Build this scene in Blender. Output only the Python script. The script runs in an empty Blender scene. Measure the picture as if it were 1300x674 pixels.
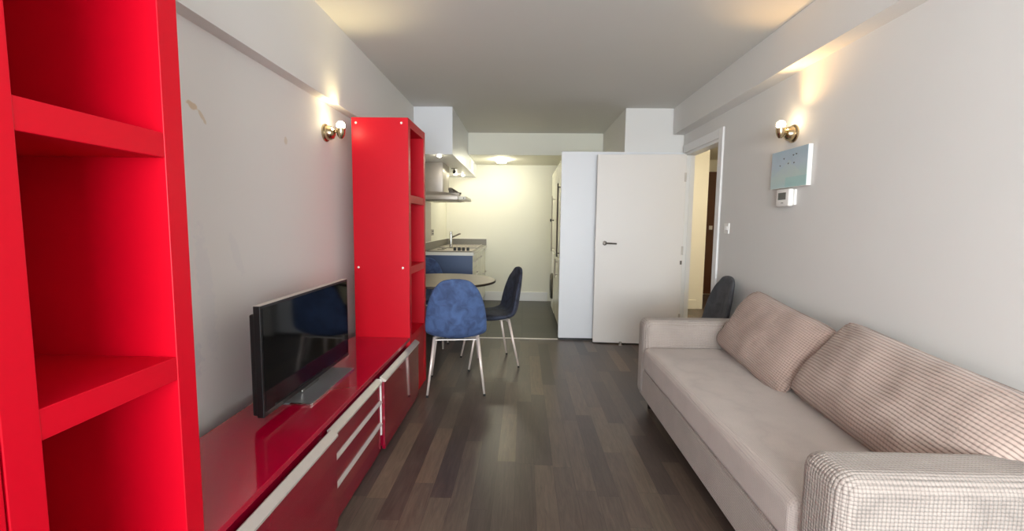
import bpy, bmesh, math, random
from mathutils import Vector, Matrix, noise
random.seed(7)
SC = bpy.context.scene
COL = SC.collection
PI = math.pi

# ------------------------------------------------------------------ materials
def lin(c):
    return tuple(((v/255)/12.92 if v/255 <= .04045 else ((v/255+.055)/1.055)**2.4) for v in c)

def newmat(name):
    m = bpy.data.materials.new(name); m.use_nodes = True
    nt = m.node_tree
    b = nt.nodes['Principled BSDF']
    return m, nt, b

def N(nt, typ, **kw):
    n = nt.nodes.new(typ)
    for k, v in kw.items():
        setattr(n, k, v)
    return n

def L(nt, a, b): nt.links.new(a, b)

def math_n(nt, op, a=None, b=None, c=None):
    n = N(nt, 'ShaderNodeMath', operation=op)
    for i, v in enumerate((a, b, c)):
        if v is None: continue
        if isinstance(v, (int, float)): n.inputs[i].default_value = v
        else: L(nt, v, n.inputs[i])
    return n.outputs[0]

def mixc(nt, fac, a, b):
    n = N(nt, 'ShaderNodeMix', data_type='RGBA')
    for s, v in ((0, fac), (6, a), (7, b)):
        if isinstance(v, (int, float)): n.inputs[s].default_value = v
        elif isinstance(v, tuple): n.inputs[s].default_value = (*v, 1) if len(v) == 3 else v
        else: L(nt, v, n.inputs[s])
    return n.outputs[2]

def coords(nt, kind='Object', scale=None):
    t = N(nt, 'ShaderNodeTexCoord')
    if scale is None: return t.outputs[kind]
    mp = N(nt, 'ShaderNodeMapping'); mp.inputs['Scale'].default_value = scale
    L(nt, t.outputs[kind], mp.inputs[0]); return mp.outputs[0]

def noise_n(nt, vec, scale, detail=3, rough=.5):
    n = N(nt, 'ShaderNodeTexNoise'); n.inputs['Scale'].default_value = scale
    n.inputs['Detail'].default_value = detail; n.inputs['Roughness'].default_value = rough
    L(nt, vec, n.inputs['Vector']); return n.outputs['Fac']

def ramp(nt, fac, stops):
    r = N(nt, 'ShaderNodeValToRGB'); e = r.color_ramp.elements
    e[0].position, e[0].color = stops[0][0], (*stops[0][1], 1)
    e[1].position, e[1].color = stops[-1][0], (*stops[-1][1], 1)
    for p, c in stops[1:-1]:
        q = e.new(p); q.color = (*c, 1)
    L(nt, fac, r.inputs[0]); return r.outputs[0]

def bump(nt, b, h, strength=.3, dist=.002):
    n = N(nt, 'ShaderNodeBump'); n.inputs['Strength'].default_value = strength
    n.inputs['Distance'].default_value = dist
    L(nt, h, n.inputs['Height']); L(nt, n.outputs[0], b.inputs['Normal'])

def mat(name, col, rough=.5, metal=0., var=.06, vscale=6., bumpy=0., bscale=60., bdist=.001, coat=0., sheen=0., spec=.5):
    m, nt, b = newmat(name)
    c = lin(col)
    if var > 0:
        f = noise_n(nt, coords(nt), vscale, 4)
        out = mixc(nt, f, tuple(v*(1-var) for v in c), tuple(min(1, v*(1+var)) for v in c))
        L(nt, out, b.inputs['Base Color'])
    else:
        b.inputs['Base Color'].default_value = (*c, 1)
    b.inputs['Roughness'].default_value = rough
    b.inputs['Metallic'].default_value = metal
    b.inputs['Coat Weight'].default_value = coat
    b.inputs['Coat Roughness'].default_value = .04
    b.inputs['Sheen Weight'].default_value = sheen
    b.inputs['Specular IOR Level'].default_value = spec
    if bumpy > 0: bump(nt, b, noise_n(nt, coords(nt), bscale, 4), bumpy, bdist)
    return m

def emit(name, col, strength, base=(255, 250, 240)):
    m, nt, b = newmat(name)
    b.inputs['Base Color'].default_value = (*lin(base), 1)
    b.inputs['Emission Color'].default_value = (*lin(col), 1)
    b.inputs['Emission Strength'].default_value = strength
    return m

WALLC = (222, 220, 217)
M = {}
M['wall'] = mat('wall_paint', WALLC, .8, var=.02, vscale=2, bumpy=.15, bscale=90)
M['ceil'] = mat('ceiling_paint', (210, 208, 203), .85, var=.02, vscale=2, bumpy=.1, bscale=90)
M['kwall'] = mat('kitchen_wall_paint', (228, 226, 214), .75, var=.02, vscale=2, bumpy=.1, bscale=80)
M['hall'] = mat('hall_paint', (236, 232, 218), .75, var=.02)
M['white'] = mat('white_gloss_paint', (228, 227, 226), .35, var=.015)
M['doorp'] = mat('door_paint', (222, 216, 210), .42, var=.015, vscale=3)
M['panel'] = mat('panel_white', (226, 227, 230), .4, var=.01)
M['red'] = mat('red_lacquer', (194, 0, 28), .42, var=.03, vscale=3, spec=.28)
M['redgloss'] = mat('crimson_high_gloss', (166, 0, 42), .10, var=.02, vscale=3, coat=.6, spec=.8)
M['reddoor'] = mat('crimson_gloss_door', (124, 0, 30), .10, var=.02, vscale=3, coat=.5, spec=.6)
M['alu'] = mat('brushed_aluminium', (208, 200, 193), .38, .5, var=.05, vscale=40)
M['steel'] = mat('stainless_steel', (178, 170, 162), .42, .55, var=.08, vscale=14)
M['steel_dark'] = mat('dark_steel', (104, 98, 92), .35, .9, var=.05)
M['chrome'] = mat('chrome', (200, 196, 190), .15, 1., var=0)
M['brass'] = mat('satin_nickel_brass', (190, 172, 140), .2, 1., var=.03)
M['black'] = mat('black_plastic', (16, 16, 18), .35, var=.02)
M['tvscreen'] = mat('tv_glass', (4, 4, 5), .07, var=0, spec=.22)
M['tvbase'] = mat('tv_base_grey', (112, 114, 116), .4, .2, var=.08, vscale=80)
M['counter'] = mat('grey_worktop', (120, 116, 108), .4, var=.12, vscale=50)
M['edge'] = mat('worktop_edge', (226, 224, 216), .4, var=.02)
M['bluepanel'] = mat('slate_blue_panel', (70, 88, 122), .45, var=.04)
M['cream'] = mat('cream_gloss_unit', (232, 230, 214), .22, var=.02)
M['tabletop'] = mat('table_top_taupe', (140, 124, 106), .3, var=.12, vscale=9)
M['darkedge'] = mat('dark_table_edge', (44, 34, 28), .45, var=.04)
M['legmetal'] = mat('pale_metal_leg', (224, 210, 202), .35, .35, var=.04)
M['rubber'] = mat('rubber_foot', (24, 23, 22), .7, var=0)
M['brown'] = mat('brown_wood_door', (84, 44, 18), .4, var=.2, vscale=5)
M['plastic'] = mat('white_plastic', (236, 234, 230), .35, var=.01)
M['lcd'] = mat('grey_lcd', (74, 72, 66), .25, var=.1, vscale=60)
M['caster'] = mat('dark_wood_foot', (30, 22, 18), .5, var=.05)
M['velvetB'] = None
M['bulbL'] = emit('bulb_warm_white', (255, 240, 200), 22)
M['bulbR'] = emit('bulb_warm_orange', (255, 226, 180), 24)
M['klamp'] = emit('kitchen_lamp_glow', (255, 250, 222), 85)
M['spot'] = emit('downlight_glow', (255, 244, 214), 130)
M['hlamp'] = emit('hall_lamp_glow', (255, 240, 212), 100)

def velvet(name, dark, light, sc=14):
    m, nt, b = newmat(name)
    v = coords(nt)
    w = N(nt, 'ShaderNodeTexNoise'); w.inputs['Scale'].default_value = sc; w.inputs['Detail'].default_value = 5
    w.inputs['Distortion'].default_value = .8
    L(nt, v, w.inputs['Vector'])
    L(nt, ramp(nt, w.outputs['Fac'], [(.33, lin(dark)), (.55, lin(light)), (.75, lin(tuple(min(255, c*1.12) for c in light)))]), b.inputs['Base Color'])
    b.inputs['Roughness'].default_value = .8
    b.inputs['Sheen Weight'].default_value = .35
    b.inputs['Sheen Roughness'].default_value = .35
    b.inputs['Sheen Tint'].default_value = (*lin(light), 1)
    bump(nt, b, w.outputs['Fac'], .3, .004)
    return m
M['blue'] = velvet('blue_velvet', (50, 66, 102), (66, 88, 130))
M['navy'] = velvet('navy_velvet', (30, 34, 46), (50, 55, 72))
M['grey'] = velvet('charcoal_velvet', (58, 58, 62), (76, 77, 82), 10)

def ribbed(name, base, groove, pitch, dist, thr=.5, patch=.10, axes='xyz', rot=0):
    """waffle corduroy: raised cords crossing every <pitch> metres along the listed axes"""
    m, nt, b = newmat(name)
    v = coords(nt)
    # slight hand-laid wobble of the cords
    wn = N(nt, 'ShaderNodeTexNoise'); wn.inputs['Scale'].default_value = 5
    L(nt, v, wn.inputs['Vector'])
    ad = N(nt, 'ShaderNodeVectorMath', operation='MULTIPLY_ADD')
    L(nt, wn.outputs['Color'], ad.inputs[0]); ad.inputs[1].default_value = (.012,)*3; L(nt, v, ad.inputs[2])
    s = N(nt, 'ShaderNodeSeparateXYZ'); L(nt, ad.outputs[0], s.inputs[0])
    tot = None
    for a, wt in axes_w(axes):
        q = math_n(nt, 'MULTIPLY', s.outputs['XYZ'.index(a.upper())], PI/pitch)
        q = math_n(nt, 'ABSOLUTE', math_n(nt, 'SINE', q))
        q = math_n(nt, 'POWER', q, .6)
        q = math_n(nt, 'MULTIPLY', q, wt)
        tot = q if tot is None else math_n(nt, 'ADD', tot, q)
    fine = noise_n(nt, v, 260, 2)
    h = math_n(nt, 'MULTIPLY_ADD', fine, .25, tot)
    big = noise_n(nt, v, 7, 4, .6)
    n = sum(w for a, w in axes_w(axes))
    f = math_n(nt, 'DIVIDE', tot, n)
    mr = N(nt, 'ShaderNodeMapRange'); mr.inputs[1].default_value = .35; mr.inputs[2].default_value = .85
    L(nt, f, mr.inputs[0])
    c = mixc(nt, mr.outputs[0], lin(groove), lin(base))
    k = N(nt, 'ShaderNodeMapRange'); k.inputs[1].default_value = .3; k.inputs[2].default_value = .7
    k.inputs[3].default_value = 1-patch; k.inputs[4].default_value = 1+patch
    L(nt, big, k.inputs[0])
    sc = N(nt, 'ShaderNodeVectorMath', operation='SCALE'); L(nt, c, sc.inputs[0]); L(nt, k.outputs[0], sc.inputs['Scale'])
    L(nt, sc.outputs[0], b.inputs['Base Color'])
    b.inputs['Roughness'].default_value = .9
    b.inputs['Sheen Weight'].default_value = .25
    b.inputs['Specular IOR Level'].default_value = .2
    bump(nt, b, h, 1., dist)
    return m
def axes_w(axes):
    return axes if isinstance(axes, list) else [(a, 1.) for a in axes]

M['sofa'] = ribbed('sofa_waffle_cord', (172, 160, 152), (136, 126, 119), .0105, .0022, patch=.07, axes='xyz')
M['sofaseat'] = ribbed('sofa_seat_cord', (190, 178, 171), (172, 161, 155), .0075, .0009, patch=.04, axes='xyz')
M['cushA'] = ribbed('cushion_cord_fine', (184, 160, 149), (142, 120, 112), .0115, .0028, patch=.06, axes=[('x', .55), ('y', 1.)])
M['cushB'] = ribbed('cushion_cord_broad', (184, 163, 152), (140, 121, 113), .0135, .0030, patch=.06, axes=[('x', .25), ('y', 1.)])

def plank_mat():
    m, nt, b = newmat('dark_plank_floor')
    g = N(nt, 'ShaderNodeNewGeometry')
    s = N(nt, 'ShaderNodeSeparateXYZ'); L(nt, g.outputs['Position'], s.inputs[0])
    W_ = .098
    rx = math_n(nt, 'DIVIDE', math_n(nt, 'ADD', s.outputs[0], 10.02), W_)
    row = math_n(nt, 'FLOOR', rx)
    wn = N(nt, 'ShaderNodeTexWhiteNoise', noise_dimensions='1D'); L(nt, row, wn.inputs['W'])
    wn0 = N(nt, 'ShaderNodeTexWhiteNoise', noise_dimensions='1D'); L(nt, math_n(nt, 'ADD', row, 31.7), wn0.inputs['W'])
    ln = math_n(nt, 'MULTIPLY_ADD', wn0.outputs[0], .45, .55)
    ry = math_n(nt, 'ADD', math_n(nt, 'DIVIDE', s.outputs[1], ln), math_n(nt, 'MULTIPLY', wn.outputs[0], 17.))
    idy = math_n(nt, 'FLOOR', ry)
    cv = N(nt, 'ShaderNodeCombineXYZ'); L(nt, row, cv.inputs[0]); L(nt, idy, cv.inputs[1])
    w2 = N(nt, 'ShaderNodeTexWhiteNoise', noise_dimensions='2D'); L(nt, cv.outputs[0], w2.inputs['Vector'])
    # grain
    gv = N(nt, 'ShaderNodeCombineXYZ')
    L(nt, math_n(nt, 'MULTIPLY_ADD', w2.outputs[0], 40., math_n(nt, 'MULTIPLY', s.outputs[0], 34.)), gv.inputs[0])
    L(nt, math_n(nt, 'MULTIPLY', s.outputs[1], 3.2), gv.inputs[1])
    gn = N(nt, 'ShaderNodeTexNoise'); gn.inputs['Scale'].default_value = 1.6; gn.inputs['Detail'].default_value = 6
    gn.inputs['Roughness'].default_value = .65; gn.inputs['Distortion'].default_value = .9
    L(nt, gv.outputs[0], gn.inputs['Vector'])
    base = ramp(nt, w2.outputs[0], [(0., lin((62, 52, 47))), (.35, lin((72, 61, 55))), (.65, lin((84, 71, 62))), (.85, lin((80, 70, 61))), (1., lin((98, 83, 69)))])
    k = N(nt, 'ShaderNodeMapRange'); k.inputs[1].default_value = .3; k.inputs[2].default_value = .7
    k.inputs[3].default_value = .80; k.inputs[4].default_value = 1.50
    L(nt, gn.outputs['Fac'], k.inputs[0])
    sc = N(nt, 'ShaderNodeVectorMath', operation='SCALE'); L(nt, base, sc.inputs[0]); L(nt, k.outputs[0], sc.inputs['Scale'])
    # joints
    fx = math_n(nt, 'ABSOLUTE', math_n(nt, 'SUBTRACT', math_n(nt, 'FRACT', rx), .5))
    fy = math_n(nt, 'ABSOLUTE', math_n(nt, 'SUBTRACT', math_n(nt, 'FRACT', ry), .5))
    j = math_n(nt, 'MAXIMUM', math_n(nt, 'GREATER_THAN', fx, .489), math_n(nt, 'GREATER_THAN', fy, .4985))
    out = mixc(nt, math_n(nt, 'MULTIPLY', j, .45), sc.outputs[0], lin((26, 20, 17)))
    L(nt, out, b.inputs['Base Color'])
    L(nt, math_n(nt, 'MULTIPLY_ADD', gn.outputs['Fac'], .16, .26), b.inputs['Roughness'])
    b.inputs['Specular IOR Level'].default_value = .45
    bump(nt, b, math_n(nt, 'SUBTRACT', gn.outputs['Fac'], j), .12, .001)
    return m
M['floor'] = plank_mat()

def kitchen_floor_mat():
    m, nt, b = newmat('dark_kitchen_vinyl')
    br = N(nt, 'ShaderNodeTexBrick')
    br.inputs['Color1'].default_value = (*lin((70, 68, 62)), 1); br.inputs['Color2'].default_value = (*lin((62, 61, 56)), 1)
    br.inputs['Mortar'].default_value = (*lin((48, 47, 43)), 1)
    br.inputs['Scale'].default_value = 1; br.inputs['Mortar Size'].default_value = .004
    br.inputs['Brick Width'].default_value = .4; br.inputs['Row Height'].default_value = .4; br.offset = 0
    L(nt, coords(nt), br.inputs['Vector'])
    L(nt, br.outputs['Color'], b.inputs['Base Color'])
    b.inputs['Roughness'].default_value = .42
    return m
M['kfloor'] = kitchen_floor_mat()

def left_wall_mat():
    """painted wall with two peeled brownish patches and a few scuffs (their own place on the wall)"""
    m, nt, b = newmat('wall_paint_marked')
    g = N(nt, 'ShaderNodeNewGeometry')
    nz = N(nt, 'ShaderNodeTexNoise'); nz.inputs['Scale'].default_value = 38; nz.inputs['Detail'].default_value = 4
    L(nt, g.outputs['Position'], nz.inputs['Vector'])
    col = lin(WALLC); cur = None
    def blob(y, z, ry, rz, ang, tint, amt):
        nonlocal cur
        mp = N(nt, 'ShaderNodeMapping', vector_type='TEXTURE')
        mp.inputs['Location'].default_value = (-1.26, y, z)
        mp.inputs['Rotation'].default_value = (ang, 0, 0)
        mp.inputs['Scale'].default_value = (1, ry, rz)
        L(nt, g.outputs['Position'], mp.inputs[0])
        ln = N(nt, 'ShaderNodeVectorMath', operation='LENGTH'); L(nt, mp.outputs[0], ln.inputs[0])
        d = math_n(nt, 'ADD', ln.outputs['Value'], math_n(nt, 'MULTIPLY', nz.outputs['Fac'], 1.3))
        mr = N(nt, 'ShaderNodeMapRange'); mr.inputs[1].default_value = 1.35; mr.inputs[2].default_value = 1.6
        mr.inputs[3].default_value = amt; mr.inputs[4].default_value = 0
        L(nt, d, mr.inputs[0])
        cur = mixc(nt, mr.outputs[0], cur if cur is not None else col, lin(tint))
    blob(1.725, 1.700, .042, .016, -.2, (205, 186, 158), .9)
    blob(1.775, 1.672, .045, .010, -.85, (205, 190, 166), .8)
    blob(2.40, 1.69, .022, .022, .5, (200, 186, 160), .55)
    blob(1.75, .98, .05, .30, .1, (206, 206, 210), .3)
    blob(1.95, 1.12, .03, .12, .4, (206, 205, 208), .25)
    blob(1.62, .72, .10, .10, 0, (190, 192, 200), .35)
    L(nt, cur, b.inputs['Base Color']); b.inputs['Roughness'].default_value = .7
    bump(nt, b, noise_n(nt, g.outputs['Position'], 90, 4), .15, .001)
    return m
M['wallL'] = left_wall_mat()

def picture_mat():
    m, nt, b = newmat('seascape_print')
    t = N(nt, 'ShaderNodeTexCoord'); s = N(nt, 'ShaderNodeSeparateXYZ'); L(nt, t.outputs['Generated'], s.inputs[0])
    Y_, Z_ = s.outputs[1], s.outputs[2]
    cl = noise_n(nt, t.outputs['Generated'], 4, 5)
    sky = ramp(nt, math_n(nt, 'ADD', Z_, math_n(nt, 'MULTIPLY', math_n(nt, 'SUBTRACT', cl, .5), .5)),
               [(0, lin((176, 206, 208))), (.3, lin((186, 208, 206))), (.6, lin((184, 200, 212))), (1, lin((166, 188, 202)))])
    # pale hill: z below slope line
    hill = math_n(nt, 'LESS_THAN', Z_, math_n(nt, 'SUBTRACT', math_n(nt, 'MULTIPLY_ADD', cl, .35, .52), math_n(nt, 'MULTIPLY', math_n(nt, 'ABSOLUTE', math_n(nt, 'SUBTRACT', Y_, .5)), .9)))
    c1 = mixc(nt, math_n(nt, 'MULTIPLY', hill, .35), sky, lin((200, 212, 204)))
    sea = math_n(nt, 'MULTIPLY', math_n(nt, 'LESS_THAN', Z_, .26), math_n(nt, 'LESS_THAN', Y_, .56))
    c2 = mixc(nt, math_n(nt, 'MULTIPLY', sea, .45), c1, lin((140, 198, 196)))
    L(nt, c2, b.inputs['Base Color']); b.inputs['Roughness'].default_value = .5
    return m
M['print'] = picture_mat()

# ------------------------------------------------------------------ geometry helpers
WO = {}
def wo(p): return WO.get(p.name, Vector((0, 0, 0))) if p else Vector((0, 0, 0))

def obj(name, bm, m, parent=None, smooth=False, kind=None):
    off = wo(parent)
    if off.length: bmesh.ops.translate(bm, verts=bm.verts, vec=-off)
    bmesh.ops.recalc_face_normals(bm, faces=bm.faces)
    me = bpy.data.meshes.new(name); bm.to_mesh(me); bm.free()
    for mm in (m if isinstance(m, (list, tuple)) else [m]): me.materials.append(mm)
    if smooth:
        for p in me.polygons: p.use_smooth = True
        if smooth == 'auto':
            try: me.set_sharp_from_angle(angle=math.radians(24))
            except Exception: pass
    o = bpy.data.objects.new(name, me); COL.objects.link(o)
    if smooth == 'wn':
        wnm = o.modifiers.new('weighted_normal', 'WEIGHTED_NORMAL'); wnm.mode = 'FACE_AREA'; wnm.weight = 100
    if parent: o.parent = parent; WO[o.name] = off
    if kind: o['kind'] = kind
    return o

def top(name, bm, m, label, cat, base, group=None, smooth=False):
    """a thing that is one mesh: origin moved to its base"""
    base = Vector(base); bmesh.ops.translate(bm, verts=bm.verts, vec=-base)
    o = obj(name, bm, m, smooth=smooth); o.location = base
    o['label'] = label; o['category'] = cat
    if group: o['group'] = group
    WO[o.name] = base
    return o

def thing(name, label, cat, loc=(0, 0, 0), group=None):
    o = bpy.data.objects.new(name, None); COL.objects.link(o); o.location = loc
    o.empty_display_size = .1
    o['label'] = label; o['category'] = cat
    if group: o['group'] = group
    WO[o.name] = Vector(loc)
    return o

def struct(name, bm, m, parent=None, smooth=False):
    return obj(name, bm, m, parent, smooth, kind='structure')

def bx(bm, x0, x1, y0, y1, z0, z1, bev=0, seg=2):
    vs = [bm.verts.new((x, y, z)) for x in (x0, x1) for y in (y0, y1) for z in (z0, z1)]
    q = [(0, 1, 3, 2), (4, 6, 7, 5), (0, 4, 5, 1), (2, 3, 7, 6), (0, 2, 6, 4), (1, 5, 7, 3)]
    fs = [bm.faces.new([vs[i] for i in f]) for f in q]
    if bev:
        es = list({e for f in fs for e in f.edges})
        bmesh.ops.bevel(bm, geom=es, offset=bev, segments=seg, affect='EDGES', profile=.5)
    return bm

def box(*a, **k): return bx(bmesh.new(), *a, **k)
def boxes(*lst, bev=0):
    bm = bmesh.new()
    for b in lst: bx(bm, *b, bev=bev)
    return bm

def frame_axes(d):
    d = d.normalized(); up = Vector((0, 0, 1)) if abs(d.z) < .95 else Vector((1, 0, 0))
    a = d.cross(up).normalized(); return a, a.cross(d).normalized()

def tube(bm, pts, rad, n=12, cap=True):
    pts = [Vector(p) for p in pts]; rings = []
    if not isinstance(rad, (list, tuple)): rad = [rad]*len(pts)
    a = None
    for i, p in enumerate(pts):
        d = (pts[min(i+1, len(pts)-1)] - pts[max(i-1, 0)])
        if a is None: a, b = frame_axes(d)
        else:
            d.normalize(); a = (a - d*a.dot(d)).normalized(); b = a.cross(d)
        rings.append([bm.verts.new(p + (a*math.cos(t*2*PI/n) + b*math.sin(t*2*PI/n))*rad[i]) for t in range(n)])
    for r0, r1 in zip(rings, rings[1:]):
        for i in range(n): bm.faces.new((r0[i], r0[(i+1) % n], r1[(i+1) % n], r1[i]))
    if cap: bm.faces.new(rings[0]); bm.faces.new(rings[-1][::-1])
    return bm

def lathe(bm, prof, origin, axis=(0, 0, 1), n=32):
    """prof: list of (r, h) along the axis"""
    origin = Vector(origin); ax = Vector(axis).normalized(); a, b = frame_axes(ax); rings = []
    for r, h in prof:
        if r < 1e-5: rings.append([bm.verts.new(origin + ax*h)])
        else: rings.append([bm.verts.new(origin + ax*h + (a*math.cos(t*2*PI/n)+b*math.sin(t*2*PI/n))*r) for t in range(n)])
    for r0, r1 in zip(rings, rings[1:]):
        if len(r0) == 1 and len(r1) == 1: continue
        for i in range(n):
            if len(r0) == 1: bm.faces.new((r0[0], r1[(i+1) % n], r1[i]))
            elif len(r1) == 1: bm.faces.new((r0[i], r0[(i+1) % n], r1[0]))
            else: bm.faces.new((r0[i], r0[(i+1) % n], r1[(i+1) % n], r1[i]))
    if len(rings[0]) > 1: bm.faces.new(rings[0])
    if len(rings[-1]) > 1: bm.faces.new(rings[-1][::-1])
    return bm

def prism_y(bm, sec, y0, y1):
    """section of (x, z) points extruded along Y"""
    a = [bm.verts.new((x, y0, z)) for x, z in sec]; b = [bm.verts.new((x, y1, z)) for x, z in sec]
    n = len(sec)
    for i in range(n): bm.faces.new((a[i], a[(i+1) % n], b[(i+1) % n], b[i]))
    bm.faces.new(a); bm.faces.new(b[::-1]); return bm

def catmull(pts, n):
    """pts: list of tuples (any length); n samples per span"""
    out = []
    P = [pts[0]] + list(pts) + [pts[-1]]
    for i in range(1, len(P)-2):
        for s in range(n):
            t = s/n; r = []
            for k in range(len(P[i])):
                p0, p1, p2, p3 = P[i-1][k], P[i][k], P[i+1][k], P[i+2][k]
                r.append(.5*((2*p1)+(-p0+p2)*t+(2*p0-5*p1+4*p2-p3)*t*t+(-p0+3*p1-3*p2+p3)*t**3))
            out.append(tuple(r))
    out.append(tuple(pts[-1])); return out

# ------------------------------------------------------------------ room shell
XL, XR, CE = -1.26, 1.69, 2.50
YP = 4.93      # plane of the partition
YB = -2.60     # window wall behind the camera
struct('floor', boxes((XL-.1, XR+.1, YB-.1, 4.91, -.1, 0), (XR+.1, 4.0, 2.9, 9.0, -.1, 0)), M['floor'])
struct('floor_kitchen', box(XL-.1, XR+.1, 4.91, 7.5, -.1, 0.0), M['kfloor'])
struct('trim_1', box(-.78, .395, 4.895, 4.925, 0.0, .006, bev=.002), M['alu'])          # threshold strip
struct('ceiling', box(XL-.1, XR+.1, YB-.1, 6.31, CE, CE+.1), M['ceil'])
struct('ceiling_kitchen', box(XL-.1, 1.1, 6.31, 7.5, 2.205, CE+.1), M['kwall'])         # lower ceiling over the end of the kitchen
struct('wall_left', box(XL-.1, XL, YB-.1, 4.93, 0, CE), M['wallL'])
struct('wall_kitchen_left', box(XL-.1, XL, 4.93, 7.5, 0, CE), M['kwall'])
struct('wall_kitchen_end', box(XL-.1, 1.1, 7.38, 7.5, 0, 2.205), M['kwall'])
struct('baseboard_kitchen', box(-.62, .41, 7.362, 7.38, 0, .148, bev=.004), M['white'])
OY0, OY1, OZ = 4.02, 4.885, 2.03
struct('wall_right', boxes((XR, XR+.1, YB-.1, OY0, 0, CE), (XR, XR+.1, OY0, OY1, OZ, CE), (XR, XR+.1, OY1, YP, 0, CE)), M['wall'])
struct('trim_2', box(XL, -1.19, YB, YP, 2.01, CE), M['wall'])                           # beam along the left wall
struct('trim_3', box(1.572, XR, YB, YP, 2.225, CE), M['wall'])                          # beam along the right wall
struct('wall_bulkhead', box(XL, -.775, YP, 7.38, 2.003, CE), M['panel'])                # boxed duct over the kitchen run
struct('wall_column', boxes((1.07, XR+.1, YP+.02, 7.5, 0, CE)), M['wall'])
struct('wall_partition', box(.398, XR, YP-.04, YP+.02, .022, 2.036, bev=.002), M['panel'])
struct('baseboard_partition', box(.41, XR, YP-.03, YP+.01, 0, .022), M['black'])
struct('baseboard_right', box(XR-.014, XR, YB, 3.90, 0, .10, bev=.003), M['white'])
# window wall behind the camera
wx0, wx1, wz0, wz1 = -.95, 1.45, .55, 2.2
struct('wall_back', boxes((XL-.1, wx0, YB-.12, YB, 0, CE), (wx1, XR+.1, YB-.12, YB, 0, CE), (wx0, wx1, YB-.12, YB, 0, wz0), (wx0, wx1, YB-.12, YB, wz1, CE)), M['wall'])
struct('window_1', boxes((wx0, wx1, YB-.10, YB-.04, wz0, wz0+.06), (wx0, wx1, YB-.10, YB-.04, wz1-.06, wz1), (wx0, wx0+.06, YB-.10, YB-.04, wz0+.06, wz1-.06),
       (wx1-.06, wx1, YB-.10, YB-.04, wz0+.06, wz1-.06), (.22, .28, YB-.10, YB-.04, wz0+.06, wz1-.06)), M['white'])

# door lining and architrave of the opening in the right wall
bm = boxes((XR-.001, XR+.10, OY0, OY0+.03, 0, OZ), (XR-.001, XR+.10, OY1-.02, OY1, 0, OZ), (XR-.001, XR+.10, OY0+.03, OY1-.02, OZ-.03, OZ),
           (XR+.05, XR+.065, OY0+.03, OY0+.045, 0, OZ-.03), (XR+.05, XR+.065, OY1-.03, OY1-.02, 0, OZ-.03))
struct('trim_4', bm, M['white'])
bm = boxes((XR-.018, XR, OY0-.075, OY0+.005, 0, OZ+.075), (XR-.018, XR, OY0+.005, OY1-.005, OZ-.005, OZ+.075), (XR-.018, XR, OY1-.005, YP-.042, 0, OZ+.075), bev=.004)
struct('trim_5', bm, M['white'])

# hall beyond the door
struct('wall_hall', boxes((XR+.1, 2.75, 6.89, 7.0, 0, 2.45), (2.65, 2.75, 7.0, 8.4, 0, 2.45), (2.75, 4.0, 8.4, 8.5, 0, 2.45), (4.0, 4.1, 2.9, 8.5, 0, 2.45),
       (XR+.1, 4.0, 2.8, 2.9, 0, 2.45)), M['hall'])
struct('ceiling_hall', box(XR+.1, 4.1, 2.8, 8.5, 2.45, 2.55), M['hall'])
struct('baseboard_hall', boxes((XR+.1, 2.65, 6.872, 6.89, 0, .14), (2.75, 4.0, 8.382, 8.4, 0, .14), bev=.003), M['hall'])
d2 = struct('door_2', box(3.05, 3.95, 8.345, 8.395, .02, 2.24, bev=.003), M['brown'])
obj('door_sign', box(3.38, 3.44, 8.335, 8.345, 1.20, 1.27, bev=.002), M['plastic'], d2)
t = thing('ceiling_lamp', 'round frosted ceiling lamp in the hall beyond the door opening', 'lamp', (2.9, 5.3, 2.45))
obj('base', lathe(bmesh.new(), [(.10, 0), (.10, -.02), (.0, -.02)], (2.9, 5.3, 2.45)), M['white'], t)
obj('lamp_shade', lathe(bmesh.new(), [(.12, -.02), (.13, -.05), (.09, -.09), (.0, -.105)], (2.9, 5.3, 2.45)), M['hlamp'], t, True)

# ------------------------------------------------------------------ open door (hinged at the far jamb)
hx, hy = 1.655, 4.755; fxx, fyy = .762, 4.812
ang = math.atan2(fyy-hy, fxx-hx); dl = math.hypot(fxx-hx, fyy-hy)
door = bpy.data.objects.new('door_1', None); COL.objects.link(door); door['kind'] = 'structure'
door.location = (hx, hy, 0)
WO[door.name] = Vector((0, 0, 0))
leaf = obj('door_leaf', box(0, dl, 0, .042, .012, 1.99, bev=.002), M['doorp'], door)   # local +x runs hinge -> latch side; -y... faces rotate below
for z in (.30, 1.01, 1.76):
    obj('hinge', boxes((-.004, .016, .036, .045, z-.045, z+.045), bev=.001), M['steel'], door)
bm = bmesh.new()
lathe(bm, [(.0, 0), (.024, 0), (.024, .008), (.012, .010), (.010, .045), (0, .045)], (dl-.095, .042, 1.075), (0, 1, 0), 20)
tube(bm, [(dl-.095, .082, 1.075), (dl-.13, .084, 1.075), (dl-.215, .082, 1.072)], [.009, .009, .0075], 10)
obj('door_handle', bm, M['steel_dark'], door, 'auto')
obj('latch_plate', box(dl-.001, dl+.003, .008, .034, 1.02, 1.13), M['steel'], door)
obj('lock_plate', boxes((.004, .024, .042, .045, .865, .905), bev=.001), M['steel_dark'], door)
door.rotation_euler = (0, 0, ang)
bm = lathe(bmesh.new(), [(0, 0), (.02, 0), (.02, .006), (.014, .01), (.014, .03), (.018, .036), (0, .04)], (1.04, 4.70, 0), (0, 0, 1), 20)
top('door_stop', bm, M['steel'], 'small metal door stop on the floor at the foot of the open door', 'door stop', (1.04, 4.70, 0), smooth='auto')

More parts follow.
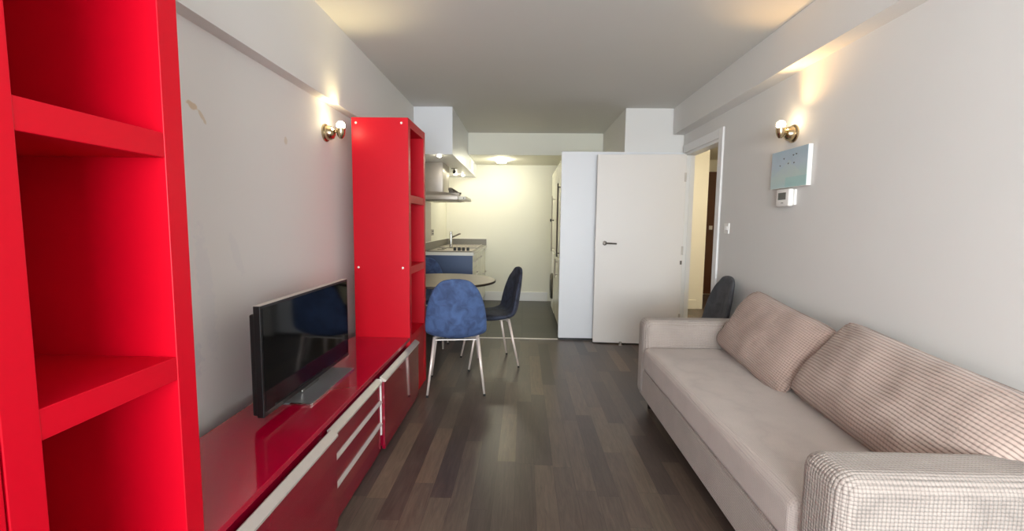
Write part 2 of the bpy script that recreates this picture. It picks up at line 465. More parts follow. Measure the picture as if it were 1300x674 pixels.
# ------------------------------------------------------------------ bookcases
FX, BXX = -.775, -1.155
def bookcase(y0, y1, label, lower_panel=True, screws=False):
    w = .055
    t = thing('bookcase', label, 'bookcase', (-.965, (y0+y1)/2, 0), 'tall red open bookcases')
    for a, b in ((y0, y0+w), (y1-w, y1)):
        obj('side_panel', box(BXX, FX, a, b, 0, 1.96, bev=.0015), M['red'], t)
    obj('top_panel', box(BXX, FX-.0005, y0+w, y1-w, 1.905, 1.9595, bev=.0015), M['red'], t)
    for z in (1.455, .962, .475):
        obj('shelf', box(BXX+.012, FX-.0015, y0+w, y1-w, z-.053, z, bev=.0015), M['red'], t)
    obj('back_panel', box(BXX, BXX+.012, y0+w, y1-w, .0, 1.905), M['red'], t)
    obj('lower_panel', box(FX-.025, FX-.003, y0+w, y1-w, .0, .421, bev=.0015), M['red'], t)
    if screws:
        for x in (-1.125, -.82):
            for z in (1.925, .958, ):
                obj('screw_cap', lathe(bmesh.new(), [(0, 0), (.008, 0), (.006, .002), (0, .003)], (x, y0, z), (0, -1, 0), 12), M['edge'], t)
    return t
bookcase(3.05, 3.565, 'tall red open bookcase beyond the television, beside the blue chair', screws=True)
bookcase(.628, 1.028, 'tall red bookcase with deep open compartments at the near end of the tv bench')
bookcase(.222, .624, 'red bookcase of which only a narrow strip shows beside the near bookcase')

# ------------------------------------------------------------------ tv bench
t = thing('tv_bench', 'low crimson gloss tv bench with aluminium strip handles under the television', 'tv bench', (-.96, 2.0, 0))
B0, B1 = 1.032, 3.046
obj('bench_top', box(-1.175, -.775, B0, B1, .452, .474, bev=.0015), M['redgloss'], t)
obj('carcass', boxes((-1.17, -.80, B0, B1, 0.0, .452)), M['reddoor'], t)
hs = [(-.776, .431), (-.771, .433), (-.742, .415), (-.742, .407), (-.770, .407)]
def strip(y0, y1, z, dx=0, k=1.):
    return prism_y(bmesh.new(), [(-.742+(x+.742)*k+dx, z+(zz-.407)*k) for x, zz in hs], y0, y1)
for y0, y1 in ((B0+.002, 1.748), (2.385, 3.19)):
    d = obj('door', boxes((-.768, -.750, y0, y1, .014, .398), *( [(-.799, -.768, y0, min(y1, B1), .03, .40)] ), bev=.0012), M['reddoor'], t)
    obj('handle', strip(y0, y1, .398), M['alu'], d)
for z0, z1 in ((.014, .165), (.178, .287), (.300, .396)):
    d = obj('drawer', boxes((-.799, -.768, 1.752, 2.365, z0, z1), bev=.0012), M['reddoor'], t)
    obj('handle', strip(1.752, 2.365, z1, -.014, 1. if z1 > .35 else .62), M['alu'], d)
obj('divider_strip', box(-.785, -.764, 2.368, 2.381, .10, .415, bev=.001), M['plastic'], t)

# ------------------------------------------------------------------ television
t = thing('television', 'black flat screen television on a grey metal stand on the tv bench', 'television', (-.96, 2.09, .474))
TX, T0, T1, Z0, Z1 = -.985, 1.648, 2.492, .512, .948
obj('bezel', boxes((TX-.028, TX, T0, T1, Z0, Z1), bev=.003), M['black'], t)
obj('screen', box(TX-.002, TX+.0012, T0+.012, T1-.012, Z0+.020, Z1-.011), M['tvscreen'], t)
bm = bmesh.new()   # fuller rear housing, stepped
bx(bm, TX-.052, TX-.026, T0+.012, T1-.012, Z0+.002, Z1-.035, bev=.006)
bx(bm, TX-.075, TX-.05, T0+.05, T1-.05, Z0+.004, Z0+.19, bev=.010)
obj('rear_housing', bm, M['black'], t)
obj('trim_line', box(TX-.028, TX-.001, T0, T1, Z1-.0005, Z1+.0015), M['alu'], t)
obj('neck', boxes((TX-.045, TX-.02, 1.99, 2.16, .482, .55), bev=.004), M['chrome'], t)
bs = obj('stand_base', boxes((-1.065, -.905, 1.87, 2.36, .474, .482), bev=.003), M['tvbase'], t)
obj('stand_trim', boxes((-.907, -.903, 1.87, 2.36, .4745, .4815), (-1.0, -.905, 1.862, 1.872, .4745, .4835), bev=.001), M['chrome'], bs)

# ------------------------------------------------------------------ wall lamps
def sconce(x, y, z, s, bulbm, label, cy, pw, colr, aim):
    """s = +1 when the wall is on the left (lamp points to +x)"""
    t = thing('wall_lamp', label, 'wall lamp', (x, y, z))
    obj('wall_plate', lathe(bmesh.new(), [(0, 0), (.056, 0), (.056, .008), (.05, .014), (0, .014)], (x, y, z), (s, 0, 0), 32), M['brass'], t, 'auto')
    obj('dome', lathe(bmesh.new(), [(.046, .013), (.045, .03), (.036, .05), (.02, .06), (0, .062)], (x, y, z), (s, 0, 0), 32), M['brass'], t, 'auto')
    bm = tube(bmesh.new(), [(x+s*.05, y, z+.006), (x+s*.068, cy, z+.008), (x+s*.080, cy, z+.006)], .006, 10)
    obj('arm', bm, M['brass'], t, True)
    cx_ = x+s*.094
    obj('cup', lathe(bmesh.new(), [(0, -.038), (.010, -.036), (.022, -.018), (.027, .004), (.028, .026), (.026, .026), (.025, .004), (.0, -.01)], (cx_, cy, z+.004), (0, 0, 1), 28), M['brass'], t, 'auto')
    pr = [(0, -.026)] + [(.026*math.cos(a), .026*math.sin(a)) for a in [k*PI/12 - PI/2 for k in range(1, 12)]] + [(0, .026)]
    obj('bulb', lathe(bmesh.new(), pr, (cx_, cy, z+.050), (0, 0, 1), 24), bulbm, t, True)
    # the reflector inside the cup throws the bulb's light upwards
    l = bpy.data.lights.new('lamp_beam', 'SPOT'); l.energy = pw; l.color = colr; l.spot_size = math.radians(105); l.spot_blend = 1.; l.shadow_soft_size = .02
    o = bpy.data.objects.new('lamp_beam', l); COL.objects.link(o); o.location = (cx_+s*.004, cy, z+.082)
    o.rotation_euler = Vector(aim).to_track_quat('-Z', 'Y').to_euler()
    return t
sconce(XL, 2.885, 1.825, 1, M['bulbL'], 'lit metal wall lamp with a globe bulb above the television, beside the red bookcase', 2.90, 7, (1., .82, .42), (.10, -.45, 1))
sconce(XR, 2.945, 1.852, -1, M['bulbR'], 'lit metal wall lamp with a globe bulb above the small blue picture', 2.925, 9, (1., .60, .24), (-.12, -.80, 1))

# ------------------------------------------------------------------ picture, thermostat, switch
t = thing('picture', 'small pale blue seascape canvas hanging under the wall lamp', 'picture', (XR, 2.94, 1.51))
obj('canvas_frame', box(XR-.028, XR-.002, 2.735, 3.125, 1.515, 1.757, bev=.002), M['plastic'], t)
obj('print', box(XR-.0295, XR-.0275, 2.738, 3.122, 1.518, 1.754), M['print'], t)
for (y, z) in ((3.02, 1.66), (2.98, 1.70), (2.93, 1.665), (2.88, 1.71), (2.87, 1.662), (2.85, 1.713)):
    bm = bmesh.new(); a = .009
    pts = [(-a, .003), (-.3*a, .006), (0, 0), (.4*a, .007), (a, .004), (.2*a, -.004)]
    prof = [bm.verts.new((XR-.0301, y+p[0], z+p[1])) for p in pts]; back = [bm.verts.new((XR-.0294, y+p[0], z+p[1])) for p in pts]
    bm.faces.new(prof); bm.faces.new(back[::-1])
    for i in range(6): bm.faces.new((prof[i], prof[(i+1) % 6], back[(i+1) % 6], back[i]))
    obj('bird_mark', bm, M['lcd'], t)
t = thing('thermostat', 'white wall thermostat with a grey display just below the small picture', 'thermostat', (XR, 2.94, 1.39))
obj('back_plate', box(XR-.016, XR, 2.865, 3.0, 1.405, 1.503, bev=.004), M['plastic'], t)
hd = obj('housing', box(XR-.046, XR-.012, 2.875, 3.018, 1.397, 1.508, bev=.010, seg=3), M['plastic'], t, 'auto')
obj('display', box(XR-.0475, XR-.0455, 2.905, 2.99, 1.44, 1.485, bev=.0005), M['lcd'], t)
obj('print_mark', boxes((XR-.0466, XR-.0455, 2.93, 2.955, 1.418, 1.422)), M['lcd'], t)
t = thing('light_switch', 'white double light switch on the wall beside the door frame', 'light switch', (XR, 3.80, 1.25))
obj('plate', box(XR-.010, XR, 3.757, 3.843, 1.207, 1.293, bev=.003), M['plastic'], t)
for y in (3.782, 3.818): obj('rocker', box(XR-.015, XR-.009, y-.010, y+.010, 1.235, 1.268, bev=.002), M['plastic'], t)

# ------------------------------------------------------------------ dining chairs
def shell_bm():
    # (y, z, halfwidth, thickness, dish)
    key = [(.205, .452, .10, .012, 0), (.200, .452, .155, .022, .002), (.17, .450, .188, .028, .006), (.09, .444, .208, .033, .010), (0, .440, .216, .034, .014),
           (-.10, .444, .221, .030, .018), (-.175, .462, .224, .034, .030), (-.213, .505, .224, .032, .044), (-.232, .565, .221, .030, .050), (-.246, .64, .211, .028, .048),
           (-.257, .71, .193, .027, .040), (-.266, .775, .168, .025, .028), (-.271, .82, .140, .020, .012), (-.275, .852, .108, .018, .006), (-.277, .868, .072, .014, .002), (-.277, .875, .03, .009, 0)]
    P = catmull(key, 4); bm = bmesh.new(); rings = []; n = 36
    for i, (y, z, w, th, dish) in enumerate(P):
        a = P[max(i-1, 0)]; b = P[min(i+1, len(P)-1)]
        d = Vector((0, b[0]-a[0], b[1]-a[1])).normalized()
        nrm = Vector((0, d.z, -d.y))          # towards the sitter (up for the seat, forward for the back)
        if i == 0: nrm = Vector((0, 0, 1))
        if nrm.z < -.2: nrm = -nrm
        if i and nrm.dot(prev) < 0: nrm = -nrm
        prev = nrm
        r = []
        for k in range(n):
            t = 2*PI*k/n; c, s = math.cos(t), math.sin(t)
            cx_ = math.copysign(abs(c)**.8, c)*w; cn = math.copysign(abs(s)**.75, s)*th
            lift = dish*(cx_/max(w, .01))**2
            r.append(bm.verts.new(Vector((cx_, y, z)) + nrm*(cn+lift)))
        rings.append(r)
    for r0, r1 in zip(rings, rings[1:]):
        for k in range(n): bm.faces.new((r0[k], r0[(k+1) % n], r1[(k+1) % n], r1[k]))
    bm.faces.new(rings[0]); bm.faces.new(rings[-1][::-1])
    return bm
def make_chair(label, m, group='padded shell dining chairs'):
    t = thing('dining_chair', label, 'chair', (0, 0, 0), group)
    obj('padded_shell', shell_bm(), m, t, True)
    bm = bmesh.new()
    for s in (-1, 1):
        tube(bm, [(s*.15, -.14, .425), (s*.04, 0, .408), (-s*.0, .0, .408)], .008, 8)
        tube(bm, [(s*.15, .13, .412), (s*.04, 0, .408)], .008, 8)
    bx(bm, -.15, .15, -.155, -.125, .405, .412); bx(bm, -.15, .15, .125, .15, .400, .408)
    bx(bm, -.05, .05, -.05, .05, .402, .420)
    obj('seat_frame', bm, M['alu'], t)
    for sx, sy in ((-1, -1), (1, -1), (-1, 1), (1, 1)):
        bm = tube(bmesh.new(), [(sx*.158, sy*.140, .428), (sx*.208, sy*.222, .012)], [.0135, .008], 14)
        lg = obj('leg', bm, M['legmetal'], t, True)
        obj('foot_cap', tube(bmesh.new(), [(sx*.2077, sy*.2215, .016), (sx*.2092, sy*.224, 0)], [.0088, .0088], 12), M['rubber'], lg)
    return t
def place(t, x, y, fx, fy): t.location = (x, y, 0); t.rotation_euler = (0, 0, math.atan2(-fx, fy))
def copy_tree(o, parent=None):
    c = o.copy(); COL.objects.link(c); c.parent = parent
    for ch in [q for q in bpy.data.objects if q.parent == o]: copy_tree(ch, c)
    return c
ch1 = make_chair('blue velvet chair with its back to the room, in front of the round table', M['blue'])
place(ch1, -.505, 3.415, -.125, .99)
def chair_copy(label, m, x, y, fx, fy):
    c = copy_tree(ch1); c['label'] = label; place(c, x, y, fx, fy)
    if m:
        for q in c.children:
            if q.name.startswith('padded_shell'):
                q.data = q.data.copy(); q.data.materials[0] = m
    return c
chair_copy('dark navy velvet chair seen from the side, pulled up to the round table', M['navy'], -.30, 4.03, -.955, -.29)
chair_copy('blue velvet chair behind the round table, mostly hidden by the red bookcase', None, -1.035, 4.78, .28, -1)
chair_copy('charcoal grey chair between the sofa arm and the door opening', M['grey'], 1.355, 3.60, -.995, .05)

# ------------------------------------------------------------------ round table
tc = Vector((-.74, 4.10, 0))
t = thing('dining_table', 'round taupe dining table with a dark rim between the chairs', 'table', tc)
obj('tabletop', lathe(bmesh.new(), [(0, .728), (.46, .728), (.488, .734), (.49, .738), (.49, .748), (.486, .751), (0, .751)], tc, (0, 0, 1), 72), M['tabletop'], t, 'auto')
obj('rim', lathe(bmesh.new(), [(.489, .730), (.4925, .733), (.4925, .747), (.489, .749)], tc, (0, 0, 1), 72), M['darkedge'], t, 'auto')
obj('apron', lathe(bmesh.new(), [(0, .70), (.30, .70), (.30, .728), (0, .728)], tc, (0, 0, 1), 40), M['darkedge'], t, 'auto')
for dx, dy in ((.33, .06), (-.055, .34), (-.33, -.06), (-.13, -.34)):
    bm = tube(bmesh.new(), [(tc.x+dx*.8, tc.y+dy*.8, .705), (tc.x+dx, tc.y+dy, .0)], [.016, .010], 14)
    obj('leg', bm, M['legmetal'], t, True)

# ------------------------------------------------------------------ sofa
t = thing('sofa', 'taupe waffle cord sofa along the wall with a smooth seat and block arms', 'sofa', (1.25, 2.15, 0))
SY0, SY1, SX0, SX1 = 1.115, 3.165, .825, 1.665
def soft_box(x0, x1, y0, y1, z0, z1, r, n=.004, seg=5, cuts=14):
    bm = box(x0, x1, y0, y1, z0, z1, bev=r, seg=seg)
    return bm
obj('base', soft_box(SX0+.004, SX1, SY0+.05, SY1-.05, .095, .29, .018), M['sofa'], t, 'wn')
for y0, y1 in ((SY0, SY0+.185), (SY1-.165, SY1)):
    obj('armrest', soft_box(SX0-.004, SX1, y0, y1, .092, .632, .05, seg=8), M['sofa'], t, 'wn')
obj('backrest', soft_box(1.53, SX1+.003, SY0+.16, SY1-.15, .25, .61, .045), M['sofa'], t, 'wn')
# seat cushion with a crowned top
def seat_bm():
    x0, x1, y0, y1, z0, z1 = SX0-.006, 1.56, SY0+.180, SY1-.160, .286, .452
    bm = box(x0, x1, y0, y1, z0, z1, bev=.038, seg=6)
    bmesh.ops.subdivide_edges(bm, edges=[e for e in bm.edges if e.calc_length() > .3], cuts=16, use_grid_fill=True)
    for v in bm.verts:
        if v.co.z > z0+.08:
            u = (v.co.y-y0)/(y1-y0); w = (v.co.x-x0)/(x1-x0)
            v.co.z += .010*max(0, 1-(2*u-1)**4)*max(0, 1-(2*w-1)**4) + .003*noise.noise(v.co*4)
    return bm
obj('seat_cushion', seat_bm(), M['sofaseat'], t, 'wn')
for x in (SX0+.08, SX1-.08):
    for y in (SY0+.10, SY1-.10):
        obj('foot', lathe(bmesh.new(), [(0, 0), (.022, 0), (.028, .094), (0, .094)], (x, y, 0), (0, 0, 1), 16), M['caster'], t, 'auto')

def pillow(w, h, th, seed, sag=.0):
    """local x = width, y = height, z = thickness; origin at the middle of its lower edge"""
    bm = bmesh.new(); nx, ny = 56, 36; grid = {}
    for side in (1, -1):
        for i in range(nx+1):
            for j in range(ny+1):
                edge = i in (0, nx) or j in (0, ny)
                if side == -1 and edge: grid[side, i, j] = grid[1, i, j]; continue
                u = 2*i/nx-1; v = 2*j/ny-1
                u = math.copysign(abs(u)**.9, u); v = math.copysign(abs(v)**.9, v)
                pin = 1-.045*(abs(v)**2)*(1-abs(u)**3)*0
                x = w/2*u*(1 - .035*(1-abs(v)**2)*abs(u)**2 - .035*abs(v)**7)
                y = h/2*v*(1-.05*(1-abs(u)**2)*abs(v)**2 - .07*abs(u)**7)
                prof = (max(0, 1-abs(u)**3.2)*max(0, 1-abs(v)**2.8))**.48
                q = Vector((x*5+seed, y*5, side*2))
                cr = noise.noise(q)*.016 + noise.noise(q*2.7)*.007
                # puckers running in from the corners
                cd = min(math.hypot(abs(u)-1, abs(v)-1), 1)
                cr += .010*math.sin(18*math.atan2(1.02-abs(v), 1.02-abs(u)))*max(0, 1-cd*1.6)
                z = side*(th/2*prof) + (cr*min(1, prof*1.6))
                y += -sag*(1-abs(u))*.0
                grid[side, i, j] = bm.verts.new((x, y+h/2, z))
    for side in (1, -1):
        for i in range(nx):
            for j in range(ny):
                f = [grid[side, i, j], grid[side, i+1, j], grid[side, i+1, j+1], grid[side, i, j+1]]
                if side < 0: f = f[::-1]
                bm.faces.new(f)
    return bm
def cushion(w, h, th, m, seed, base, topp, label, roll=0., grp='back cushions leaning along the sofa'):
    """base/topp: world middle points of its lower and upper edges (along Y)"""
    base, topp = Vector(base), Vector(topp)
    yv = (topp-base).normalized(); xv = Vector((0, -1, roll)); xv = (xv - yv*xv.dot(yv)).normalized(); zv = xv.cross(yv)
    o = obj('cushion', pillow(w, h, th, seed), m, smooth=True)
    mw = Matrix((xv, yv, zv)).transposed().to_4x4(); mw.translation = base; o.matrix_world = mw
    o['label'] = label; o['category'] = 'cushion'; o['group'] = grp
    # a welt cord round the seam
    bm = bmesh.new(); pts = []
    def edgept(u, v):
        x = w/2*u*(1-.035*(1-abs(v)**2)*abs(u)**2-.035*abs(v)**7); y = h/2*v*(1-.05*(1-abs(u)**2)*abs(v)**2-.07*abs(u)**7)
        return Vector((x, y+h/2, 0))
    n = 40
    ring = [(-1+2*k/n, -1) for k in range(n)]+[(1, -1+2*k/n) for k in range(n)]+[(1-2*k/n, 1) for k in range(n)]+[(-1, 1-2*k/n) for k in range(n)]
    P = [edgept(*q) for q in ring]+[edgept(*ring[0])]
    tube(bm, P, .0045, 6)
    WO.pop(o.name, None)
    obj('piping', bm, m, o, True)
    return o
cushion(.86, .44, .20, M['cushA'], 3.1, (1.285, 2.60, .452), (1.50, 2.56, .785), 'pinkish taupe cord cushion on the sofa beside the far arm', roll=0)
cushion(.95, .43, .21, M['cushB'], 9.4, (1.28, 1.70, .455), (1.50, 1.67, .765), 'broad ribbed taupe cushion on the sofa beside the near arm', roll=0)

# ------------------------------------------------------------------ kitchen: base units, worktop, sink, hob, hood
KY0, KY1, KX = 5.47, 7.378, -.62
t = thing('base_cabinet', 'white kitchen base cabinet with a slate blue end panel under the worktop', 'cabinet', (-.94, 5.75, 0), 'kitchen base cabinets')
obj('end_panel', box(XL+.003, KX+.004, KY0, KY0+.02, 0, .872, bev=.001), M['bluepanel'], t)
obj('carcass', box(XL+.003, KX-.02, KY0+.02, 6.10, .10, .872), M['cream'], t)
obj('plinth', box(XL+.003, KX-.06, KY0+.02, 6.10, 0, .10), M['steel_dark'], t)
d = obj('drawer', box(KX-.02, KX, KY0+.023, 6.097, .70, .868, bev=.002), M['cream'], t)
obj('handle', tube(bmesh.new(), [(KX, 5.62, .79), (KX+.03, 5.62, .79), (KX+.03, 5.98, .79), (KX, 5.98, .79)], .006, 8), M['steel'], d)
d = obj('door', box(KX-.02, KX, KY0+.023, 6.097, .10, .696, bev=.002), M['cream'], t)
obj('handle', tube(bmesh.new(), [(KX, 5.62, .62), (KX+.03, 5.62, .62), (KX+.03, 5.98, .62), (KX, 5.98, .62)], .006, 8), M['steel'], d)
for k, (a, b, lab) in enumerate(((6.103, 6.70, 'white kitchen base cabinet in the middle of the run, below the sink tap'), (6.703, KY1-.002, 'white kitchen base cabinet in the corner against the end wall'))):
    t = thing('base_cabinet', lab, 'cabinet', (-.94, (a+b)/2, 0), 'kitchen base cabinets')
    obj('carcass', box(XL+.003, KX-.02, a, b, .10, .872), M['cream'], t)
    obj('plinth', box(XL+.003, KX-.06, a, b, 0, .10), M['steel_dark'], t)
    d = obj('door', box(KX-.02, KX, a+.003, b-.003, .10, .868, bev=.002), M['cream'], t)
    z = .5 if k else .79
    obj('handle', tube(bmesh.new(), [(KX, a+.16, z), (KX+.03, a+.16, z), (KX+.03, b-.16, z), (KX, b-.16, z)], .006, 8), M['steel'], d)
t = thing('worktop', 'grey laminate kitchen worktop with a pale edge along the left kitchen wall', 'worktop', (-.93, 6.4, .872))
obj('top', box(XL+.003, -.602, KY0-.012, KY1, .873, .911, bev=.001), M['counter'], t)
obj('edging', boxes((XL+.003, -.599, KY0-.016, KY0-.012, .873, .911), (-.602, -.598, KY0-.016, KY1, .873, .911)), M['edge'], t)
obj('upstand', boxes((XL+.003, XL+.021, KY0, KY1, .911, 1.01), (XL+.021, -.602, KY1-.02, KY1, .911, 1.01)), M['counter'], t)
obj('upstand_trim', boxes((XL+.021, -.602, KY1-.021, KY1, 1.010, 1.016), (XL+.003, XL+.022, KY0, KY1, 1.010, 1.016)), M['edge'], t)
t = thing('hob', 'stainless gas hob with black knobs set in the near end of the worktop', 'hob', (-.93, 5.86, .911))
obj('hob_plate', box(-1.18, -.64, 5.56, 6.12, .9115, .920, bev=.003), M['steel'], t)
obj('glass_edge', box(-1.19, -.63, 5.552, 5.562, .9115, .917, bev=.001), M['black'], t)
for x in (-.86, -.805, -.75, -.695):
    obj('knob', lathe(bmesh.new(), [(0, 0), (.019, 0), (.017, .042), (0, .044)], (x, 5.66, .920), (0, 0, 1), 18), M['black'], t, 'auto')
for x, y, r in ((-1.06, 5.80, .05), (-1.06, 6.02, .035), (-.82, 5.82, .035), (-.82, 6.03, .045)):
    obj('burner', lathe(bmesh.new(), [(0, 0), (r, 0), (r*.9, .006), (0, .008)], (x, y, .920), (0, 0, 1), 24), M['steel_dark'], t, 'auto')
t = thing('sink', 'stainless inset sink with a draining board near the kitchen corner', 'sink', (-.93, 6.8, .911))
bm = boxes((-1.20, -.66, 6.40, 6.42, .9115, .924), (-1.20, -.66, 7.22, 7.24, .9115, .924), (-1.20, -1.18, 6.42, 7.22, .9115, .924), (-.68, -.66, 6.42, 7.22, .9115, .924), (-1.18, -.68, 6.42, 7.22, .9115, .914))
for k in range(9): bx(bm, -1.10+k*.045, -1.085+k*.045, 6.80, 7.18, .914, .919)
obj('basin', bm, M['steel'], t)
t = thing('tap', 'chrome pillar tap with a slanted spout rising behind the hob', 'tap', (-1.02, 6.36, .911))
obj('body', lathe(bmesh.new(), [(0, 0), (.028, 0), (.028, .01), (.022, .014), (.022, .20), (.017, .21), (.017, .235), (0, .238)], (-1.02, 6.36, .911), (0, 0, 1), 22), M['chrome'], t, 'auto')
obj('spout', tube(bmesh.new(), [(-1.005, 6.36, 1.065), (-.90, 6.36, 1.115), (-.885, 6.36, 1.112)], .012, 12), M['chrome'], t, True)
t = thing('wall_socket', 'steel double wall socket above the worktop', 'socket', (XL, 6.24, 1.09))
obj('plate', box(XL, XL+.008, 6.16, 6.30, 1.09, 1.175, bev=.002), M['steel'], t)
for z in (1.115, 1.15): obj('switch_rocker', box(XL+.007, XL+.012, 6.19, 6.27, z-.010, z+.010, bev=.001), M['black'], t)
top('splashback', box(XL+.001, XL+.006, 5.46, 6.12, 1.017, 1.535), M['steel'], 'brushed steel splashback on the wall behind the hob', 'splashback', (XL, 5.8, 1.017))

t = thing('extractor_hood', 'stainless chimney extractor hood under the white boxed duct', 'extractor hood', (-1.0, 5.8, 1.54))
obj('chimney', box(XL+.003, -.99, 5.56, 6.02, 1.63, 2.002, bev=.006), M['steel'], t, 'auto')
bm = bmesh.new()
a = [bm.verts.new(p) for p in ((XL+.003, 5.50, 1.600), (-.80, 5.50, 1.600), (-.80, 6.08, 1.600), (XL+.003, 6.08, 1.600))]
b = [bm.verts.new(p) for p in ((XL+.003, 5.56, 1.655), (-.95, 5.56, 1.640), (-.95, 6.02, 1.640), (XL+.003, 6.02, 1.655))]
bm.faces.new(a); bm.faces.new(b[::-1])
for i in range(4): bm.faces.new((a[i], a[(i+1) % 4], b[(i+1) % 4], b[i]))
obj('canopy_slope', bm, M['steel'], t)
obj('canopy', box(XL+.003, -.795, 5.48, 6.10, 1.545, 1.602, bev=.004), M['steel'], t, 'auto')
obj('filter', box(XL+.06, -.83, 5.53, 6.05, 1.538, 1.546), M['steel_dark'], t)
fv = obj('visor', box(-.795, -.70, 5.50, 6.08, 1.548, 1.592, bev=.008), M['edge'], t)
obj('control', box(-.735, -.722, 5.496, 5.50, 1.560, 1.575), M['steel_dark'], fv)
t = thing('trinket', 'small dark metal ornament lying on the extractor hood', 'ornament', (-.86, 5.70, 1.60))
obj('body', boxes((-.93, -.86, 5.62, 5.74, 1.640, 1.664), (-.935, -.895, 5.62, 5.70, 1.664, 1.70), bev=.006), M['steel_dark'], t)
obj('rod', tube(bmesh.new(), [(-.90, 5.64, 1.69), (-.81, 5.66, 1.635), (-.78, 5.66, 1.632)], .012, 10), M['steel_dark'], t, True)
obj('support', boxes((-.92, -.80, 5.63, 5.73, 1.600, 1.640), bev=.004), M['steel'], t)

for x, y, lab in ((-.935, 5.02, 'lit round downlight in the boxed duct, closest to the living room'), (-1.03, 6.85, 'lit round downlight deep in the underside of the boxed duct'), (-.94, 7.0, 'lit round downlight in the duct corner near the end wall')):
    t = thing('downlight', lab, 'downlight', (x, y, 2.003), 'downlights under the boxed duct')
    obj('ring', lathe(bmesh.new(), [(.026, 0), (.044, 0), (.042, -.004), (.027, -.005)], (x, y, 2.003), (0, 0, 1), 28), M['chrome'], t, 'auto')
    obj('lens', lathe(bmesh.new(), [(0, 0), (.025, 0), (.023, -.010), (.014, -.017), (0, -.020)], (x, y, 2.003), (0, 0, 1), 24), M['spot'], t)
t = thing('spotlight', 'small black swivel spotlight hanging under the boxed duct behind the hood', 'spotlight', (-.95, 6.2, 2.003))
obj('stem', tube(bmesh.new(), [(-.95, 6.2, 2.003), (-.95, 6.2, 1.975)], .008, 8), M['black'], t)
obj('mount', box(-.99, -.91, 6.18, 6.22, 1.996, 2.003), M['black'], t)
obj('head', lathe(bmesh.new(), [(0, -.03), (.018, -.028), (.022, .0), (.016, .02), (0, .022)], (-.95, 6.2, 1.96), (0, 0, 1), 16), M['black'], t, 'auto')
for y, lab in ((6.58, 'pale round plate added for a ring of lamplight on the duct side, first of two rings'), (6.98, 'pale round plate added for a ring of lamplight on the duct side next to the end wall')):
    t = thing('light_ring_disc', lab, 'light_ring', (-.775, y, 2.09), 'round plates for rings of lamplight on the duct side')  # rings of spotlight glow on the duct, built as solid plates
    obj('rim', lathe(bmesh.new(), [(.052, 0), (.072, 0), (.070, .008), (.056, .008)], (-.775, y, 2.11), (1, 0, 0), 28), M['kwall'], t, 'auto')
    obj('ring_disc', lathe(bmesh.new(), [(0, 0), (.052, 0), (.050, .003), (0, .004)], (-.775, y, 2.11), (1, 0, 0), 28), M['panel'], t)

t = thing('flush_ceiling_lamp', 'small lit flush lamp on the low kitchen ceiling', 'lamp', (-.335, 6.74, 2.205))
obj('base', lathe(bmesh.new(), [(0, 0), (.085, 0), (.085, -.012), (0, -.012)], (-.335, 6.74, 2.205), (0, 0, 1), 32), M['white'], t)
obj('lamp_shade', lathe(bmesh.new(), [(.075, -.012), (.08, -.03), (.06, -.05), (0, -.058)], (-.335, 6.74, 2.205), (0, 0, 1), 32), M['klamp'], t, True)

# right hand run: tall fridge freezer, tall cupboard, washing machine
FXX = .425
def bar(x, y, z0, z1, r=.008):
    return tube(bmesh.new(), [(x+.04, y, z0+.02), (x, y, z0+.02), (x, y, z0-.0), (x, y, z1), (x, y, z1-.02), (x+.04, y, z1-.02)], r, 8)
def bar2(x, y, z0, z1, r=.009, wx=FXX):
    bm = tube(bmesh.new(), [(x, y, z0), (x, y, z1)], r, 10)
    for z in (z0+.04, z1-.04): tube(bm, [(x, y, z), (wx, y, z)], r*.7, 8)
    return bm
t = thing('fridge_freezer', 'tall white fridge freezer with a long bar handle behind the white partition', 'fridge', (.74, 5.3, 0))
obj('body', box(FXX+.02, 1.06, 4.975, 5.70, .06, 2.01, bev=.004), M['cream'], t)
obj('plinth', box(FXX+.05, 1.06, 4.975, 5.70, 0, .06), M['steel_dark'], t)
d = obj('door', box(FXX, FXX+.02, 4.978, 5.697, .87, 2.008, bev=.004), M['cream'], t); obj('handle', bar2(FXX-.045, 5.12, .90, 1.72), M['steel_dark'], d, 'auto')
d = obj('freezer_door', box(FXX, FXX+.02, 4.978, 5.697, .07, .855, bev=.004), M['cream'], t); obj('handle', bar2(FXX-.03, 5.60, .60, .84, .008), M['steel'], d, 'auto')
t = thing('tall_cupboard', 'tall cream cupboard between the fridge freezer and the washing machine', 'cupboard', (.74, 6.0, 0))
obj('body', box(FXX+.02, 1.06, 5.705, 6.30, .06, 2.01, bev=.004), M['cream'], t)
obj('plinth', box(FXX+.05, 1.06, 5.705, 6.30, 0, .06), M['steel_dark'], t)
d = obj('door', box(FXX, FXX+.02, 5.708, 6.297, .87, 2.008, bev=.004), M['cream'], t); h = obj('handle', bar2(FXX-.04, 6.16, .90, 1.64, .007), M['steel'], d, 'auto')
obj('lower_door', box(FXX, FXX+.02, 5.708, 6.297, .07, .855, bev=.004), M['cream'], t)
t = thing('wall_cupboard', 'cream upper cupboard above the washing machine', 'cupboard', (.74, 6.6, .87))
obj('body', box(FXX+.02, 1.06, 6.305, 6.90, .87, 2.01, bev=.004), M['cream'], t)
d = obj('door', box(FXX, FXX+.02, 6.308, 6.897, .872, 2.008, bev=.004), M['cream'], t)
bm = tube(bmesh.new(), [(FXX, 6.40, 1.32), (FXX-.035, 6.40, 1.32)], .009, 10); lathe(bm, [(0, 0), (.020, .003), (.020, .02), (0, .024)], (FXX-.030, 6.40, 1.32), (-1, 0, 0), 16)
obj('knob', bm, M['black'], d, 'auto')
t = thing('washing_machine', 'white washing machine with a dark round door beneath the upper cupboard', 'washing machine', (.74, 6.6, 0))
obj('body', box(FXX+.015, 1.06, 6.306, 6.90, .01, .862, bev=.006), M['white'], t)
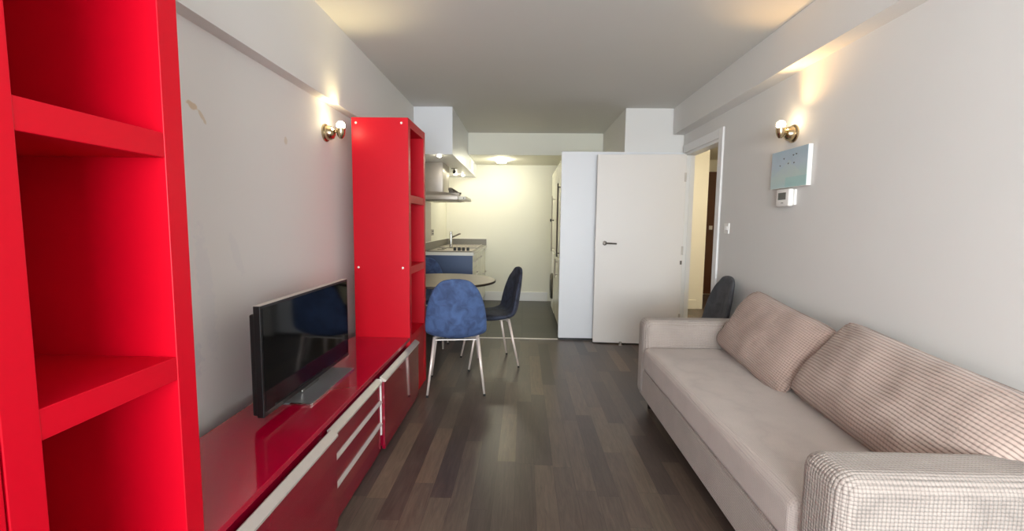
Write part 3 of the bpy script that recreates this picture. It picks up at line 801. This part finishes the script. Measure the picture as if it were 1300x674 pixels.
d = obj('door', lathe(bmesh.new(), [(.13, 0), (.19, 0), (.19, .02), (.17, .035), (.13, .03)], (FXX+.015, 6.60, .36), (-1, 0, 0), 36), M['steel_dark'], t, 'auto')
obj('porthole', lathe(bmesh.new(), [(0, .04), (.08, .035), (.13, .02), (.13, 0), (0, 0)], (FXX+.015, 6.60, .36), (-1, 0, 0), 30), M['black'], d, True)

# ------------------------------------------------------------------ light
def area(name, loc, rot, sx, sy, power, col):
    l = bpy.data.lights.new(name, 'AREA'); l.shape = 'RECTANGLE'; l.size = sx; l.size_y = sy; l.energy = power; l.color = col
    o = bpy.data.objects.new(name, l); COL.objects.link(o); o.location = loc; o.rotation_euler = rot; return o
area('window_daylight', ((wx0+wx1)/2, YB-.02, (wz0+wz1)/2), (PI/2, 0, 0), wx1-wx0-.1, wz1-wz0-.1, 88, (.84, .94, 1.0)).rotation_euler = (PI/2, 0, 0)
# fill light added at the window, aimed upwards to brighten the ceiling
area('ceiling_fill_light', ((wx0+wx1)/2, YB-.01, 1.15), (0, 0, 0), wx1-wx0-.1, 1.0, 84, (.97, .99, .98)).rotation_euler = (math.radians(90+35), 0, 0)
w = bpy.data.worlds.new('sky'); SC.world = w; w.use_nodes = True
bg = w.node_tree.nodes['Background']; bg.inputs[0].default_value = (.75, .86, 1, 1); bg.inputs[1].default_value = 1.5

# ------------------------------------------------------------------ camera
cam = bpy.data.cameras.new('camera'); co = bpy.data.objects.new('camera', cam); COL.objects.link(co)
f = 573.; cam.sensor_fit = 'HORIZONTAL'; cam.sensor_width = 36; cam.lens = 36*f/1300; cam.clip_start = .02
pitch, yaw, roll = math.radians(-5.33), math.radians(1.39), math.radians(-.69)
RR = Matrix.Rotation(yaw, 3, 'Z') @ Matrix.Rotation(pitch, 3, 'X') @ Matrix.Rotation(roll, 3, 'Y')
mw = Matrix((RR @ Vector((1, 0, 0)), RR @ Vector((0, 0, 1)), -(RR @ Vector((0, 1, 0))))).transposed().to_4x4()
mw.translation = (0, 0, 1.27); co.matrix_world = mw
SC.camera = co
SC.view_settings.view_transform = 'Standard'; SC.view_settings.look = 'None'
SC.view_settings.gamma = 1; SC.view_settings.use_curve_mapping = False
SC.view_settings.exposure = .66
SC.cycles.max_bounces = 10; SC.cycles.diffuse_bounces = 6
